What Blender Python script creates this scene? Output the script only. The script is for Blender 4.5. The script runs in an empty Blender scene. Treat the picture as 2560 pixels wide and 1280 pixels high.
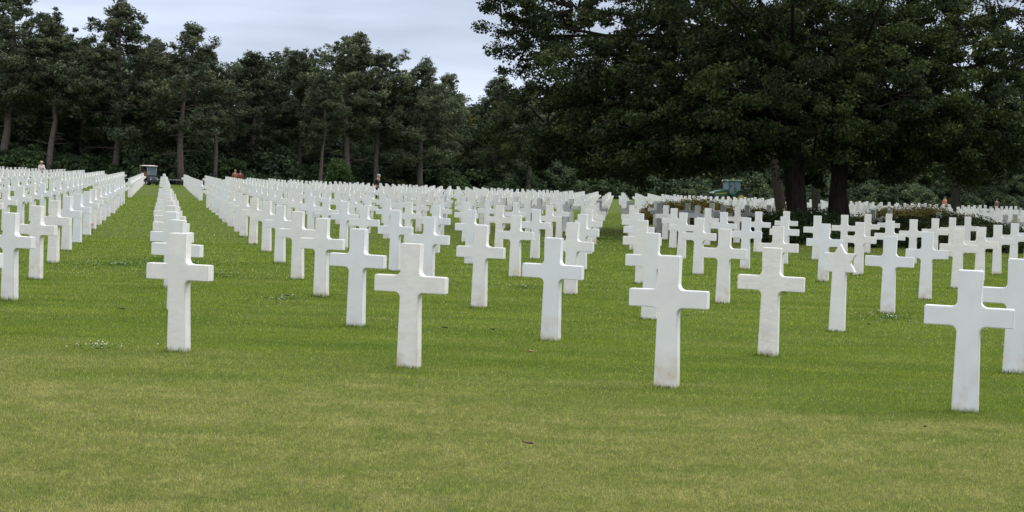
import bpy, bmesh, math, random
import numpy as np
from mathutils import Vector, Matrix
R = math.radians
S = bpy.context.scene
COL = S.collection

# ------------------------------------------------------------------ camera
F_PX, PITCH, ROLL, CAM_H = 4209.0, R(2.36), R(1.892), 1.6
cd = bpy.data.cameras.new('camera')
cd.sensor_width = 36.0
cd.lens = 36.0 * F_PX / 2560.0
cd.clip_start, cd.clip_end = 0.1, 3000.0
cam = bpy.data.objects.new('camera', cd)
COL.objects.link(cam)
cam.location = (0, 0, CAM_H)
FW = Vector((0, math.cos(PITCH), -math.sin(PITCH)))
UP = Vector((0, math.sin(PITCH), math.cos(PITCH)))
RT = Vector((1, 0, 0))
RT2 = RT * math.cos(ROLL) + UP * math.sin(ROLL)
UP2 = -RT * math.sin(ROLL) + UP * math.cos(ROLL)
cam.matrix_world = Matrix(((RT2.x, UP2.x, -FW.x, 0), (RT2.y, UP2.y, -FW.y, 0),
                           (RT2.z, UP2.z, -FW.z, CAM_H), (0, 0, 0, 1)))
S.camera = cam

# ------------------------------------------------------------------ sky, sun, exposure
SUN_EL, SUN_AZ = R(48), R(62)          # azimuth clockwise from +Y (to the right of the view)
w = bpy.data.worlds.new('World')
S.world = w
w.use_nodes = True
nt = w.node_tree
nt.nodes.clear()
def N(t, kind, **kw):
    n = t.nodes.new(kind)
    for k, v in kw.items():
        setattr(n, k, v)
    return n
def L(t, a, b):
    t.links.new(a, b)
sky = N(nt, 'ShaderNodeTexSky', sky_type='NISHITA')
sky.sun_disc = False
sky.sun_elevation, sky.sun_rotation = SUN_EL, SUN_AZ
bg1 = N(nt, 'ShaderNodeBackground'); bg1.inputs[1].default_value = 0.07
L(nt, sky.outputs[0], bg1.inputs[0])
tc = N(nt, 'ShaderNodeTexCoord')
sep = N(nt, 'ShaderNodeSeparateXYZ'); L(nt, tc.outputs['Generated'], sep.inputs[0])
ramp = N(nt, 'ShaderNodeValToRGB')     # overcast: the cloud deck is about three times brighter overhead
L(nt, sep.outputs[2], ramp.inputs[0])
cr = ramp.color_ramp
cr.elements[0].position = 0.0; cr.elements[0].color = (0.50, 0.555, 0.67, 1)
cr.elements[1].position = 1.0; cr.elements[1].color = (1.76, 1.80, 1.92, 1)
e = cr.elements.new(0.12); e.color = (0.47, 0.535, 0.665, 1)
e = cr.elements.new(0.35); e.color = (0.88, 0.92, 1.03, 1)
mp = N(nt, 'ShaderNodeMapping'); mp.inputs['Scale'].default_value = (1.6, 1.6, 11.0)
mp.inputs['Rotation'].default_value = (0, R(6), 0)
L(nt, tc.outputs['Generated'], mp.inputs[0])
nz = N(nt, 'ShaderNodeTexNoise'); nz.inputs['Scale'].default_value = 2.2
nz.inputs['Detail'].default_value = 5; nz.inputs['Roughness'].default_value = 0.5
L(nt, mp.outputs[0], nz.inputs['Vector'])
mr = N(nt, 'ShaderNodeMapRange'); mr.inputs[1].default_value = 0.3; mr.inputs[2].default_value = 0.7
mr.inputs[3].default_value = 0.70; mr.inputs[4].default_value = 1.34
L(nt, nz.outputs[0], mr.inputs[0])
vm = N(nt, 'ShaderNodeVectorMath', operation='SCALE')
L(nt, ramp.outputs[0], vm.inputs[0]); L(nt, mr.outputs[0], vm.inputs['Scale'])
bg2 = N(nt, 'ShaderNodeBackground'); bg2.inputs[1].default_value = 1.0
L(nt, vm.outputs[0], bg2.inputs[0])
mx = N(nt, 'ShaderNodeMixShader'); mx.inputs[0].default_value = 0.93
L(nt, bg1.outputs[0], mx.inputs[1]); L(nt, bg2.outputs[0], mx.inputs[2])
wo = N(nt, 'ShaderNodeOutputWorld'); L(nt, mx.outputs[0], wo.inputs[0])

sd = bpy.data.lights.new('sun', 'SUN')
sd.energy = 1.1; sd.angle = R(28); sd.color = (1.0, 0.97, 0.93)
sun = bpy.data.objects.new('sun', sd); COL.objects.link(sun)
dv = Vector((math.sin(SUN_AZ) * math.cos(SUN_EL), math.cos(SUN_AZ) * math.cos(SUN_EL), math.sin(SUN_EL)))
sun.rotation_euler = dv.to_track_quat('Z', 'Y').to_euler()
S.view_settings.view_transform = 'Standard'
S.view_settings.look = 'None'
S.view_settings.exposure = 0.38
S.view_settings.gamma = 1.0
S.render.engine = 'CYCLES'
S.render.resolution_x, S.render.resolution_y = 1024, 512
S.cycles.max_bounces = 6
S.cycles.diffuse_bounces = 3
S.cycles.transparent_max_bounces = 8

rng = np.random.default_rng(7)
random.seed(7)

# ------------------------------------------------------------------ terrain
def zt(x, y):
    x = np.asarray(x, float); y = np.asarray(y, float)
    s = np.clip((y - 20) / 100, 0, 1.5)
    s = np.where((y - 20) / 100 > 1.3, 1.3 + 0.2 * (1 - np.exp(-(np.maximum((y - 20) / 100, 1.3) - 1.3) / 0.2)), s)
    xx = np.clip(x, -60, 60) / 30
    z = s * (0.28 - 0.10 * xx + 0.06 * xx ** 2)
    drop = np.clip((y - 150) / 60, 0, 1) * np.clip((x - 20) / 20, 0, 1) * 0.30
    return z - drop
def gz(x, y):
    return float(zt(x, y))
def at(px, Y):
    """world X of image column px (2560 wide) for something standing on the ground at depth Y"""
    X = (px - 1280) / F_PX * Y
    for _ in range(6):
        p = Vector((X, Y, gz(X, Y) - CAM_H))
        d = p.dot(FW)
        u = 1280 + F_PX * p.dot(RT2) / d
        X += (px - u) / F_PX * Y
    return X
def pt(px, py, Y):
    """world point seen at (px, py) at depth Y"""
    d = FW + RT2 * ((px - 1280) / F_PX) + UP2 * ((640 - py) / F_PX)
    d = d * (Y / d.y)
    return Vector((d.x, Y, CAM_H + d.z))

# ------------------------------------------------------------------ tagging and mesh helpers
def tag(o, label=None, cat=None, group=None, kind=None):
    if label: o['label'] = label
    if cat: o['category'] = cat
    if group: o['group'] = group
    if kind: o['kind'] = kind
    return o
def mesh_np(name, V, Fq, mat, smooth=False, attrs=None):
    """V (n,3); Fq (m,k) with constant k"""
    me = bpy.data.meshes.new(name)
    V = np.ascontiguousarray(V, np.float32); Fq = np.ascontiguousarray(Fq, np.int32)
    m, k = Fq.shape
    me.vertices.add(len(V)); me.vertices.foreach_set('co', V.ravel())
    me.loops.add(m * k); me.loops.foreach_set('vertex_index', Fq.ravel())
    me.polygons.add(m)
    me.polygons.foreach_set('loop_start', np.arange(0, m * k, k, dtype=np.int32))
    try:
        me.polygons.foreach_set('loop_total', np.full(m, k, np.int32))
    except Exception:
        pass
    if smooth:
        me.polygons.foreach_set('use_smooth', np.ones(m, bool))
    for an, vals in (attrs or {}).items():
        a = me.attributes.new(an, 'FLOAT', 'POINT'); a.data.foreach_set('value', np.asarray(vals, np.float32))
    me.update(calc_edges=True); me.validate()
    if mat: me.materials.append(mat)
    return me
def link(name, me, parent=None, loc=None):
    o = bpy.data.objects.new(name, me); COL.objects.link(o)
    if parent: o.parent = parent
    if loc is not None: o.location = loc
    return o
def empty(name, loc=(0, 0, 0), rz=0.0):
    o = bpy.data.objects.new(name, None); COL.objects.link(o)
    o.empty_display_size = 0.3
    o.location = loc; o.rotation_euler = (0, 0, rz)
    return o
def copy_tree(o, parent=None):
    c = o.copy(); COL.objects.link(c); c.parent = parent
    for ch in [x for x in o.children]:
        copy_tree(ch, c)
    return c
class MB:
    """collects boxes, tubes, lathes in one bmesh"""
    def __init__(s): s.bm = bmesh.new()
    def box(s, c, d, rot=None, bev=0.0, taper=None):
        r = bmesh.ops.create_cube(s.bm, size=1.0)
        vs = r['verts']
        for v in vs:
            t = v.co.z + 0.5
            v.co = Vector((v.co.x * d[0], v.co.y * d[1], v.co.z * d[2]))
            if taper: v.co.x *= 1 + (taper[0] - 1) * t; v.co.y *= 1 + (taper[1] - 1) * t
        if bev:
            es = {e for v in vs for e in v.link_edges}
            rr = bmesh.ops.bevel(s.bm, geom=list(es) + vs, offset=bev, segments=2, affect='EDGES', profile=0.5)
            vs = list({v for f in rr['faces'] for v in f.verts} | {v for v in vs if v.is_valid})
        M = Matrix.Translation(c)
        if rot: M = M @ rot.to_4x4()
        for v in vs: v.co = M @ v.co
        return s
    def tube(s, pts, rad, n=8, cap=True):
        rings = []
        pts = [Vector(p) for p in pts]
        if not hasattr(rad, '__len__'): rad = [rad] * len(pts)
        side = None
        for i, p in enumerate(pts):
            a = pts[max(i - 1, 0)]; b = pts[min(i + 1, len(pts) - 1)]
            t = (b - a).normalized()
            if side is None:
                side = t.cross(Vector((0, 0, 1)))
                if side.length < 1e-3: side = Vector((1, 0, 0))
            side = (side - t * side.dot(t)).normalized(); q = t.cross(side)
            rings.append([s.bm.verts.new(p + (side * math.cos(2 * math.pi * k / n) + q * math.sin(2 * math.pi * k / n)) * rad[i]) for k in range(n)])
        for r0, r1 in zip(rings, rings[1:]):
            for k in range(n):
                f = s.bm.faces.new((r0[k], r0[(k + 1) % n], r1[(k + 1) % n], r1[k])); f.smooth = True
        if cap:
            s.bm.faces.new(rings[0][::-1]); s.bm.faces.new(rings[-1])
        return s
    def disc(s, c, axis, r, wd, n=24, bev=0.2):
        a = Vector(axis).normalized(); c = Vector(c)
        s.tube([c - a * wd / 2, c - a * wd / 2 * 0.8, c + a * wd / 2 * 0.8, c + a * wd / 2], [r * (1 - bev * .3), r, r, r * (1 - bev * .3)], n)
        return s
    def prism(s, poly, thick, xf):
        """poly in (u,v), extruded +-thick/2, xf maps (u,v,w)"""
        a = [s.bm.verts.new(xf(u, v, -thick / 2)) for u, v in poly]
        b = [s.bm.verts.new(xf(u, v, thick / 2)) for u, v in poly]
        n = len(poly)
        s.bm.faces.new(a[::-1]); s.bm.faces.new(b)
        for i in range(n):
            s.bm.faces.new((a[i], a[(i + 1) % n], b[(i + 1) % n], b[i]))
        return s
    def build(s, name, mat, parent=None, loc=None):
        bmesh.ops.recalc_face_normals(s.bm, faces=s.bm.faces)
        me = bpy.data.meshes.new(name); s.bm.to_mesh(me); s.bm.free()
        if mat: me.materials.append(mat)
        return link(name, me, parent, loc)

# ------------------------------------------------------------------ materials
def mat_new(name, rough=0.7, spec=0.3):
    m = bpy.data.materials.new(name); m.use_nodes = True
    b = m.node_tree.nodes['Principled BSDF']
    b.inputs['Roughness'].default_value = rough
    b.inputs['Specular IOR Level'].default_value = spec
    return m, m.node_tree, b
def mat_plain(name, col, rough=0.6, spec=0.3, var=0.12, scale=6.0, metal=0.0):
    m, t, b = mat_new(name, rough, spec)
    b.inputs['Metallic'].default_value = metal
    tcx = N(t, 'ShaderNodeTexCoord')
    n = N(t, 'ShaderNodeTexNoise'); n.inputs['Scale'].default_value = scale; n.inputs['Detail'].default_value = 4
    L(t, tcx.outputs['Object'], n.inputs['Vector'])
    mx = N(t, 'ShaderNodeMix', data_type='RGBA')
    mx.inputs[6].default_value = tuple(c * (1 - var) for c in col) + (1,)
    mx.inputs[7].default_value = tuple(min(1, c * (1 + var)) for c in col) + (1,)
    L(t, n.outputs[0], mx.inputs[0]); L(t, mx.outputs[2], b.inputs['Base Color'])
    return m

def marble_material():
    m, t, b = mat_new('marble', 0.5, 0.3)
    tcx = N(t, 'ShaderNodeTexCoord'); oi = N(t, 'ShaderNodeObjectInfo')
    at_ = N(t, 'ShaderNodeAttribute', attribute_name='rnd')
    rnd = N(t, 'ShaderNodeMath', operation='ADD'); L(t, oi.outputs['Random'], rnd.inputs[0]); L(t, at_.outputs['Fac'], rnd.inputs[1])
    off = N(t, 'ShaderNodeMath', operation='MULTIPLY'); off.inputs[1].default_value = 37.0; L(t, rnd.outputs[0], off.inputs[0])
    ad = N(t, 'ShaderNodeVectorMath', operation='ADD'); L(t, tcx.outputs['Object'], ad.inputs[0]); L(t, off.outputs[0], ad.inputs[1])
    # veins: a distorted, tilted band
    mpn = N(t, 'ShaderNodeMapping'); mpn.inputs['Rotation'].default_value = (0.2, 0.7, 0.4); mpn.inputs['Scale'].default_value = (1.4, 2.5, 5.0)
    L(t, ad.outputs[0], mpn.inputs[0])
    n1 = N(t, 'ShaderNodeTexNoise'); n1.inputs['Scale'].default_value = 2.4; n1.inputs['Detail'].default_value = 6; n1.inputs['Roughness'].default_value = .6; n1.inputs['Distortion'].default_value = 0.8
    L(t, mpn.outputs[0], n1.inputs['Vector'])
    r1 = N(t, 'ShaderNodeValToRGB'); L(t, n1.outputs[0], r1.inputs[0])
    r1.color_ramp.elements[0].position = 0.44; r1.color_ramp.elements[0].color = (0, 0, 0, 1)
    r1.color_ramp.elements[1].position = 0.56; r1.color_ramp.elements[1].color = (0, 0, 0, 1)
    q = r1.color_ramp.elements.new(0.5); q.color = (1, 1, 1, 1)
    r1.color_ramp.elements[0].position = 0.46
    # how veined each stone is
    vf = N(t, 'ShaderNodeTexWhiteNoise', noise_dimensions='1D'); L(t, off.outputs[0], vf.inputs['W'])
    pw = N(t, 'ShaderNodeMath', operation='POWER'); pw.inputs[1].default_value = 2.2; L(t, vf.outputs['Value'], pw.inputs[0])
    vm_ = N(t, 'ShaderNodeMath', operation='MULTIPLY'); L(t, pw.outputs[0], vm_.inputs[0]); L(t, r1.outputs[0], vm_.inputs[1])
    vs_ = N(t, 'ShaderNodeMath', operation='MULTIPLY'); vs_.inputs[1].default_value = 0.36; L(t, vm_.outputs[0], vs_.inputs[0])
    base = N(t, 'ShaderNodeMix', data_type='RGBA')
    base.inputs[6].default_value = (0.75, 0.755, 0.76, 1); base.inputs[7].default_value = (0.81, 0.775, 0.705, 1)
    L(t, vf.outputs['Value'], base.inputs[0])
    c1 = N(t, 'ShaderNodeMix', data_type='RGBA'); c1.inputs[7].default_value = (0.50, 0.50, 0.51, 1)
    L(t, vs_.outputs[0], c1.inputs[0]); L(t, base.outputs[2], c1.inputs[6])
    # soft mottling
    n2 = N(t, 'ShaderNodeTexNoise'); n2.inputs['Scale'].default_value = 5; n2.inputs['Detail'].default_value = 5
    L(t, ad.outputs[0], n2.inputs['Vector'])
    m2 = N(t, 'ShaderNodeMapRange'); m2.inputs[3].default_value = 0.88; m2.inputs[4].default_value = 1.09; L(t, n2.outputs[0], m2.inputs[0])
    c2 = N(t, 'ShaderNodeVectorMath', operation='SCALE'); L(t, c1.outputs[2], c2.inputs[0]); L(t, m2.outputs[0], c2.inputs['Scale'])
    # earth stain climbing from the foot, different on each stone ('foot' is height above grass)
    hat = N(t, 'ShaderNodeAttribute', attribute_name='foot')
    hm = N(t, 'ShaderNodeMapRange'); hm.inputs[1].default_value = 0.0; hm.inputs[2].default_value = 0.34; hm.inputs[3].default_value = 1; hm.inputs[4].default_value = 0
    L(t, hat.outputs['Fac'], hm.inputs[0])
    n3 = N(t, 'ShaderNodeTexNoise'); n3.inputs['Scale'].default_value = 7; n3.inputs['Detail'].default_value = 4; L(t, ad.outputs[0], n3.inputs['Vector'])
    m3 = N(t, 'ShaderNodeMapRange'); m3.inputs[1].default_value = 0.42; m3.inputs[2].default_value = 0.68; L(t, n3.outputs[0], m3.inputs[0])
    wn = N(t, 'ShaderNodeTexWhiteNoise', noise_dimensions='1D'); o2 = N(t, 'ShaderNodeMath', operation='ADD'); o2.inputs[1].default_value = 5.3
    L(t, off.outputs[0], o2.inputs[0]); L(t, o2.outputs[0], wn.inputs['W'])
    s1 = N(t, 'ShaderNodeMath', operation='MULTIPLY'); L(t, hm.outputs[0], s1.inputs[0]); L(t, m3.outputs[0], s1.inputs[1])
    s2 = N(t, 'ShaderNodeMath', operation='MULTIPLY'); L(t, s1.outputs[0], s2.inputs[0]); L(t, wn.outputs['Value'], s2.inputs[1])
    s3 = N(t, 'ShaderNodeMath', operation='MULTIPLY'); s3.inputs[1].default_value = 1.2; L(t, s2.outputs[0], s3.inputs[0])
    c3 = N(t, 'ShaderNodeMix', data_type='RGBA'); c3.inputs[7].default_value = (0.55, 0.42, 0.28, 1)
    L(t, s3.outputs[0], c3.inputs[0]); L(t, c2.outputs[0], c3.inputs[6]); L(t, c3.outputs[2], b.inputs['Base Color'])
    bp = N(t, 'ShaderNodeBump'); bp.inputs['Strength'].default_value = 0.05; bp.inputs['Distance'].default_value = 0.01
    n4 = N(t, 'ShaderNodeTexNoise'); n4.inputs['Scale'].default_value = 90; L(t, ad.outputs[0], n4.inputs['Vector'])
    L(t, n4.outputs[0], bp.inputs['Height']); L(t, bp.outputs[0], b.inputs['Normal'])
    return m

TH = R(-22.055); OX, OY, LA, LR, LH = -3.047, 15.323, 2.3375, 3.4846, 1.081
EA = np.array([math.cos(TH), math.sin(TH)]); ER = np.array([-math.sin(TH), math.cos(TH)])

def lawn_color(t):
    """nodes giving the lawn colour from the world position; returns a socket"""
    g = N(t, 'ShaderNodeNewGeometry')
    # distance behind the first row of crosses, in row units
    ddot = N(t, 'ShaderNodeVectorMath', operation='DOT_PRODUCT'); L(t, g.outputs['Position'], ddot.inputs[0])
    ddot.inputs[1].default_value = (ER[0], ER[1], 0)
    sub = N(t, 'ShaderNodeMath', operation='SUBTRACT'); L(t, ddot.outputs['Value'], sub.inputs[0])
    sub.inputs[1].default_value = OX * ER[0] + OY * ER[1]
    mp1 = N(t, 'ShaderNodeMapping'); mp1.inputs['Rotation'].default_value = (0, 0, -TH); mp1.inputs['Scale'].default_value = (0.45, 1.3, 1)
    L(t, g.outputs['Position'], mp1.inputs[0])
    def noise(sc, det=4, rough=.55, vec=None):
        n = N(t, 'ShaderNodeTexNoise'); n.inputs['Scale'].default_value = sc; n.inputs['Detail'].default_value = det; n.inputs['Roughness'].default_value = rough
        L(t, vec or mp1.outputs[0], n.inputs['Vector']); return n.outputs[0]
    def rng_(s, a, b, c, d):
        n = N(t, 'ShaderNodeMapRange'); L(t, s, n.inputs[0])
        for i, v in enumerate((a, b, c, d)): n.inputs[i + 1].default_value = v
        return n.outputs[0]
    def math_(op, a, b):
        n = N(t, 'ShaderNodeMath', operation=op)
        for i, v in enumerate((a, b)):
            if isinstance(v, (int, float)): n.inputs[i].default_value = v
            else: L(t, v, n.inputs[i])
        return n.outputs[0]
    def mix(f, a, b):
        n = N(t, 'ShaderNodeMix', data_type='RGBA')
        if isinstance(f, (int, float)): n.inputs[0].default_value = f
        else: L(t, f, n.inputs[0])
        for i, v in ((6, a), (7, b)):
            if isinstance(v, tuple): n.inputs[i].default_value = v + (1,)
            else: L(t, v, n.inputs[i])
        return n.outputs[2]
    big = noise(0.55, 3)
    wob = rng_(big, 0.25, 0.75, -1.7, 1.7)
    dist = math_('ADD', sub.outputs[0], wob)
    dry = rng_(dist, -2.0, 0.6, 1.0, 0.0)                  # the trodden path in front of the graves
    patch = rng_(noise(1.1, 6, .7), 0.46, 0.70, 0.0, 0.60)  # dry patches between the graves
    fade = rng_(sub.outputs[0], 10, 60, 1.0, 0.3)
    patch = math_('MULTIPLY', patch, fade)
    dryf = math_('MAXIMUM', dry, patch)
    mp2 = N(t, 'ShaderNodeMapping'); mp2.inputs['Rotation'].default_value = (0, 0, -TH); mp2.inputs['Scale'].default_value = (0.13, 1.5, 1)
    L(t, g.outputs['Position'], mp2.inputs[0])
    stripes = rng_(noise(1.0, 3, .5, vec=mp2.outputs[0]), .38, .62, 0, 1)
    green = mix(rng_(noise(0.9, 5, .6), 0.3, 0.7, 0, 1), (0.092, 0.138, 0.010), (0.168, 0.204, 0.018))
    green = mix(rng_(noise(4.0, 5, .7), 0.42, 0.70, 0, .8), green, (0.070, 0.122, 0.018))
    dryc = mix(rng_(noise(2.2, 7, .8, vec=g.outputs['Position']), 0.36, 0.64, 0, 1), (0.138, 0.168, 0.034), (0.275, 0.252, 0.088))
    c = mix(dryf, green, dryc)
    mid = noise(22, 5, .8, vec=g.outputs['Position'])
    lump = noise(5.5, 4, .7, vec=g.outputs['Position'])
    c = mix(rng_(lump, 0.50, 0.66, 0.0, 0.45), c, (0.078, 0.110, 0.020))
    c = mix(rng_(mid, 0.40, 0.62, 0.0, 0.65), c, (0.070, 0.098, 0.02))
    c = mix(math_('MULTIPLY', math_('MULTIPLY', stripes, .4), rng_(dry, 0, 1, 1, .45)), c, (0.060, 0.098, 0.012))
    # leaf litter under the oaks, where they stand
    dv_ = N(t, 'ShaderNodeVectorMath', operation='SUBTRACT'); L(t, g.outputs['Position'], dv_.inputs[0]); dv_.inputs[1].default_value = (12.0, 57, 0.2)
    ln = N(t, 'ShaderNodeVectorMath', operation='LENGTH'); L(t, dv_.outputs[0], ln.inputs[0])
    lit = math_('MULTIPLY', rng_(ln.outputs['Value'], 7, 15, 1, 0), rng_(noise(7, 6, .8, vec=g.outputs['Position']), 0.5, 0.62, 0, 0.75))
    c = mix(lit, c, (0.10, 0.060, 0.030))
    return c, noise, rng_, math_, mix, g

def ground_material():
    m, t, b = mat_new('lawn', 0.9, 0.1)
    c, noise, rng_, math_, mix, g = lawn_color(t)
    fine = noise(60, 4, .8, vec=g.outputs['Position'])
    sc = N(t, 'ShaderNodeVectorMath', operation='SCALE'); L(t, c, sc.inputs[0]); L(t, rng_(fine, 0.3, 0.7, 0.5, 1.05), sc.inputs['Scale'])
    L(t, sc.outputs[0], b.inputs['Base Color'])
    bp = N(t, 'ShaderNodeBump'); bp.inputs['Strength'].default_value = 0.7; bp.inputs['Distance'].default_value = 0.03
    L(t, noise(35, 5, .8, vec=g.outputs['Position']), bp.inputs['Height']); L(t, bp.outputs[0], b.inputs['Normal'])
    return m
def blade_material():
    m, t, b = mat_new('grass_blades', 0.85, 0.06)
    c, noise, rng_, math_, mix, g = lawn_color(t)
    a = N(t, 'ShaderNodeAttribute', attribute_name='rnd')
    straw = mix(rng_(a.outputs['Fac'], 0.92, 0.96, 0, 0.45), c, (0.26, 0.23, 0.10))
    sc = N(t, 'ShaderNodeVectorMath', operation='SCALE'); L(t, straw, sc.inputs[0]); L(t, rng_(a.outputs['Fac'], 0, 1, 1.35, 2.8), sc.inputs['Scale'])
    L(t, sc.outputs[0], b.inputs['Base Color'])
    tr = N(t, 'ShaderNodeBsdfTranslucent'); L(t, sc.outputs[0], tr.inputs[0])
    ms = N(t, 'ShaderNodeMixShader'); ms.inputs[0].default_value = 0.3
    L(t, b.outputs[0], ms.inputs[1]); L(t, tr.outputs[0], ms.inputs[2])
    L(t, ms.outputs[0], t.nodes['Material Output'].inputs[0])
    return m
def leaf_material(name, dark, light, third=None, transl=0.25, scale=0.6):
    """leaf colour varies from clump to clump ('clump' attribute) and leaf to leaf ('rnd')"""
    m, t, b = mat_new(name, 0.75, 0.12)
    a = N(t, 'ShaderNodeAttribute', attribute_name='rnd')
    cl = N(t, 'ShaderNodeAttribute', attribute_name='clump')
    oi = N(t, 'ShaderNodeObjectInfo')
    mx1 = N(t, 'ShaderNodeMix', data_type='RGBA'); mx1.inputs[6].default_value = dark + (1,); mx1.inputs[7].default_value = light + (1,)
    L(t, cl.outputs['Fac'], mx1.inputs[0])
    col = mx1.outputs[2]
    if third:
        mr_ = N(t, 'ShaderNodeMapRange'); mr_.inputs[1].default_value = .9; mr_.inputs[2].default_value = .93; mr_.inputs[4].default_value = .8
        L(t, a.outputs['Fac'], mr_.inputs[0])
        mx2 = N(t, 'ShaderNodeMix', data_type='RGBA'); L(t, mr_.outputs[0], mx2.inputs[0]); L(t, col, mx2.inputs[6]); mx2.inputs[7].default_value = third + (1,)
        col = mx2.outputs[2]
    mr2 = N(t, 'ShaderNodeMapRange'); mr2.inputs[3].default_value = 0.65; mr2.inputs[4].default_value = 1.45; L(t, a.outputs['Fac'], mr2.inputs[0])
    mr3 = N(t, 'ShaderNodeMapRange'); mr3.inputs[3].default_value = 0.75; mr3.inputs[4].default_value = 1.35; L(t, oi.outputs['Random'], mr3.inputs[0])
    mm = N(t, 'ShaderNodeMath', operation='MULTIPLY'); L(t, mr2.outputs[0], mm.inputs[0]); L(t, mr3.outputs[0], mm.inputs[1])
    sc = N(t, 'ShaderNodeVectorMath', operation='SCALE'); L(t, col, sc.inputs[0]); L(t, mm.outputs[0], sc.inputs['Scale'])
    L(t, sc.outputs[0], b.inputs['Base Color'])
    tr = N(t, 'ShaderNodeBsdfTranslucent'); L(t, sc.outputs[0], tr.inputs[0])
    ms = N(t, 'ShaderNodeMixShader'); ms.inputs[0].default_value = transl
    L(t, b.outputs[0], ms.inputs[1]); L(t, tr.outputs[0], ms.inputs[2])
    L(t, ms.outputs[0], t.nodes['Material Output'].inputs[0])
    return m
def bark_material(name, c0, c1):
    m, t, b = mat_new(name, 0.9, 0.1)
    tcx = N(t, 'ShaderNodeTexCoord'); mpn = N(t, 'ShaderNodeMapping'); mpn.inputs['Scale'].default_value = (6, 6, 1.2)
    L(t, tcx.outputs['Object'], mpn.inputs[0])
    n = N(t, 'ShaderNodeTexNoise'); n.inputs['Scale'].default_value = 2.5; n.inputs['Detail'].default_value = 6; n.inputs['Roughness'].default_value = .7
    L(t, mpn.outputs[0], n.inputs['Vector'])
    r = N(t, 'ShaderNodeValToRGB'); r.color_ramp.elements[0].position = .35; r.color_ramp.elements[1].position = .7
    r.color_ramp.elements[0].color = c0 + (1,); r.color_ramp.elements[1].color = c1 + (1,)
    L(t, n.outputs[0], r.inputs[0]); L(t, r.outputs[0], b.inputs['Base Color'])
    bp = N(t, 'ShaderNodeBump'); bp.inputs['Strength'].default_value = 0.8; bp.inputs['Distance'].default_value = 0.05
    L(t, n.outputs[0], bp.inputs['Height']); L(t, bp.outputs[0], b.inputs['Normal'])
    return m

MARBLE = marble_material()
LAWN = ground_material(); BLADES = blade_material()
BARK_OAK = bark_material('oak_bark', (0.018, 0.015, 0.012), (0.060, 0.050, 0.040))
BARK_BROWN = bark_material('brown_bark', (0.024, 0.019, 0.015), (0.052, 0.041, 0.033))
BARK_PINE = bark_material('pine_bark', (0.070, 0.055, 0.048), (0.200, 0.160, 0.140))
LEAF_OAK = leaf_material('oak_leaves', (0.019, 0.032, 0.013), (0.076, 0.104, 0.034), (0.09, 0.085, 0.025))  # lighter clump tone paints lit patches of the crown, scattered at random
LEAF_PINE = leaf_material('pine_needles', (0.045, 0.063, 0.038), (0.115, 0.134, 0.068), (0.060, 0.050, 0.035))
LEAF_WOOD = leaf_material('wood_leaves', (0.048, 0.072, 0.042), (0.115, 0.150, 0.070))
LEAF_LIGHT = leaf_material('light_leaves', (0.040, 0.075, 0.022), (0.075, 0.120, 0.035))
LEAF_YELLOW = leaf_material('yellow_leaves', (0.10, 0.11, 0.025), (0.20, 0.19, 0.04))
LEAF_SHRUB = leaf_material('shrub_leaves', (0.045, 0.050, 0.012), (0.135, 0.112, 0.022), (0.14, 0.08, 0.02))
LEAF_HEDGE = leaf_material('dark_shrub_leaves', (0.016, 0.028, 0.012), (0.040, 0.060, 0.018))
LEAF_UNDER = leaf_material('undergrowth_leaves', (0.030, 0.052, 0.024), (0.080, 0.120, 0.045))

# ------------------------------------------------------------------ ground
def make_ground():
    xs = np.concatenate([np.linspace(-420, -62, 24), np.linspace(-58, 58, 78), np.linspace(62, 420, 24)])
    ys = np.concatenate([np.linspace(-60, 0, 8), np.linspace(3, 240, 120), np.linspace(250, 700, 24)])
    X, Y = np.meshgrid(xs, ys)
    V = np.stack([X.ravel(), Y.ravel(), zt(X, Y).ravel()], 1)
    nx, ny = len(xs), len(ys)
    i = np.arange(ny - 1)[:, None] * nx + np.arange(nx - 1)[None]
    Fq = np.stack([i, i + 1, i + 1 + nx, i + nx], -1).reshape(-1, 4)
    o = link('ground', mesh_np('ground', V, Fq, LAWN, True))
    tag(o, kind='structure')
make_ground()

# ------------------------------------------------------------------ the grave markers
def cross_outline():
    a = 0.33; zc = LH - 0.352; h = 0.0725
    wt, wm, wb = 0.092, 0.085, 0.0985; r = 0.048
    def fillet(cx, cz, a0, a1, n=5):
        return [(cx + r * math.cos(R(a0 + (a1 - a0) * k / n)), cz + r * math.sin(R(a0 + (a1 - a0) * k / n))) for k in range(n + 1)]
    P = [(wb, -0.12), (wb, 0.0)]
    P += fillet(wm + r, zc - h - r, 180, 90)
    P += [(a, zc - h), (a, zc + h)]
    P += fillet(wm + 0.002 + r, zc + h + r, 270, 180)
    P += [(wt, LH)]
    return P + [(-x, z) for x, z in reversed(P)]
def star_outline():
    cz = LH - 0.03 - 0.225; Rr = 0.225
    pts = []
    for k in range(12):
        an = R(90 - 30 * k); rr = Rr if k % 2 == 0 else Rr / math.sqrt(3)
        pts.append((rr * math.cos(an), cz + rr * math.sin(an)))
    # replace the lowest point by the shaft
    sh, shb = 0.080, 0.092
    zi = pts[4][1]
    right = pts[:5]            # top, notch, upper right, notch, lower right
    P = [(shb, -0.12), (shb, 0.0), (sh, zi)] + right[::-1][:4] + [right[0]]
    return P + [(-x, z) for x, z in reversed(P[:-1])]
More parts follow.
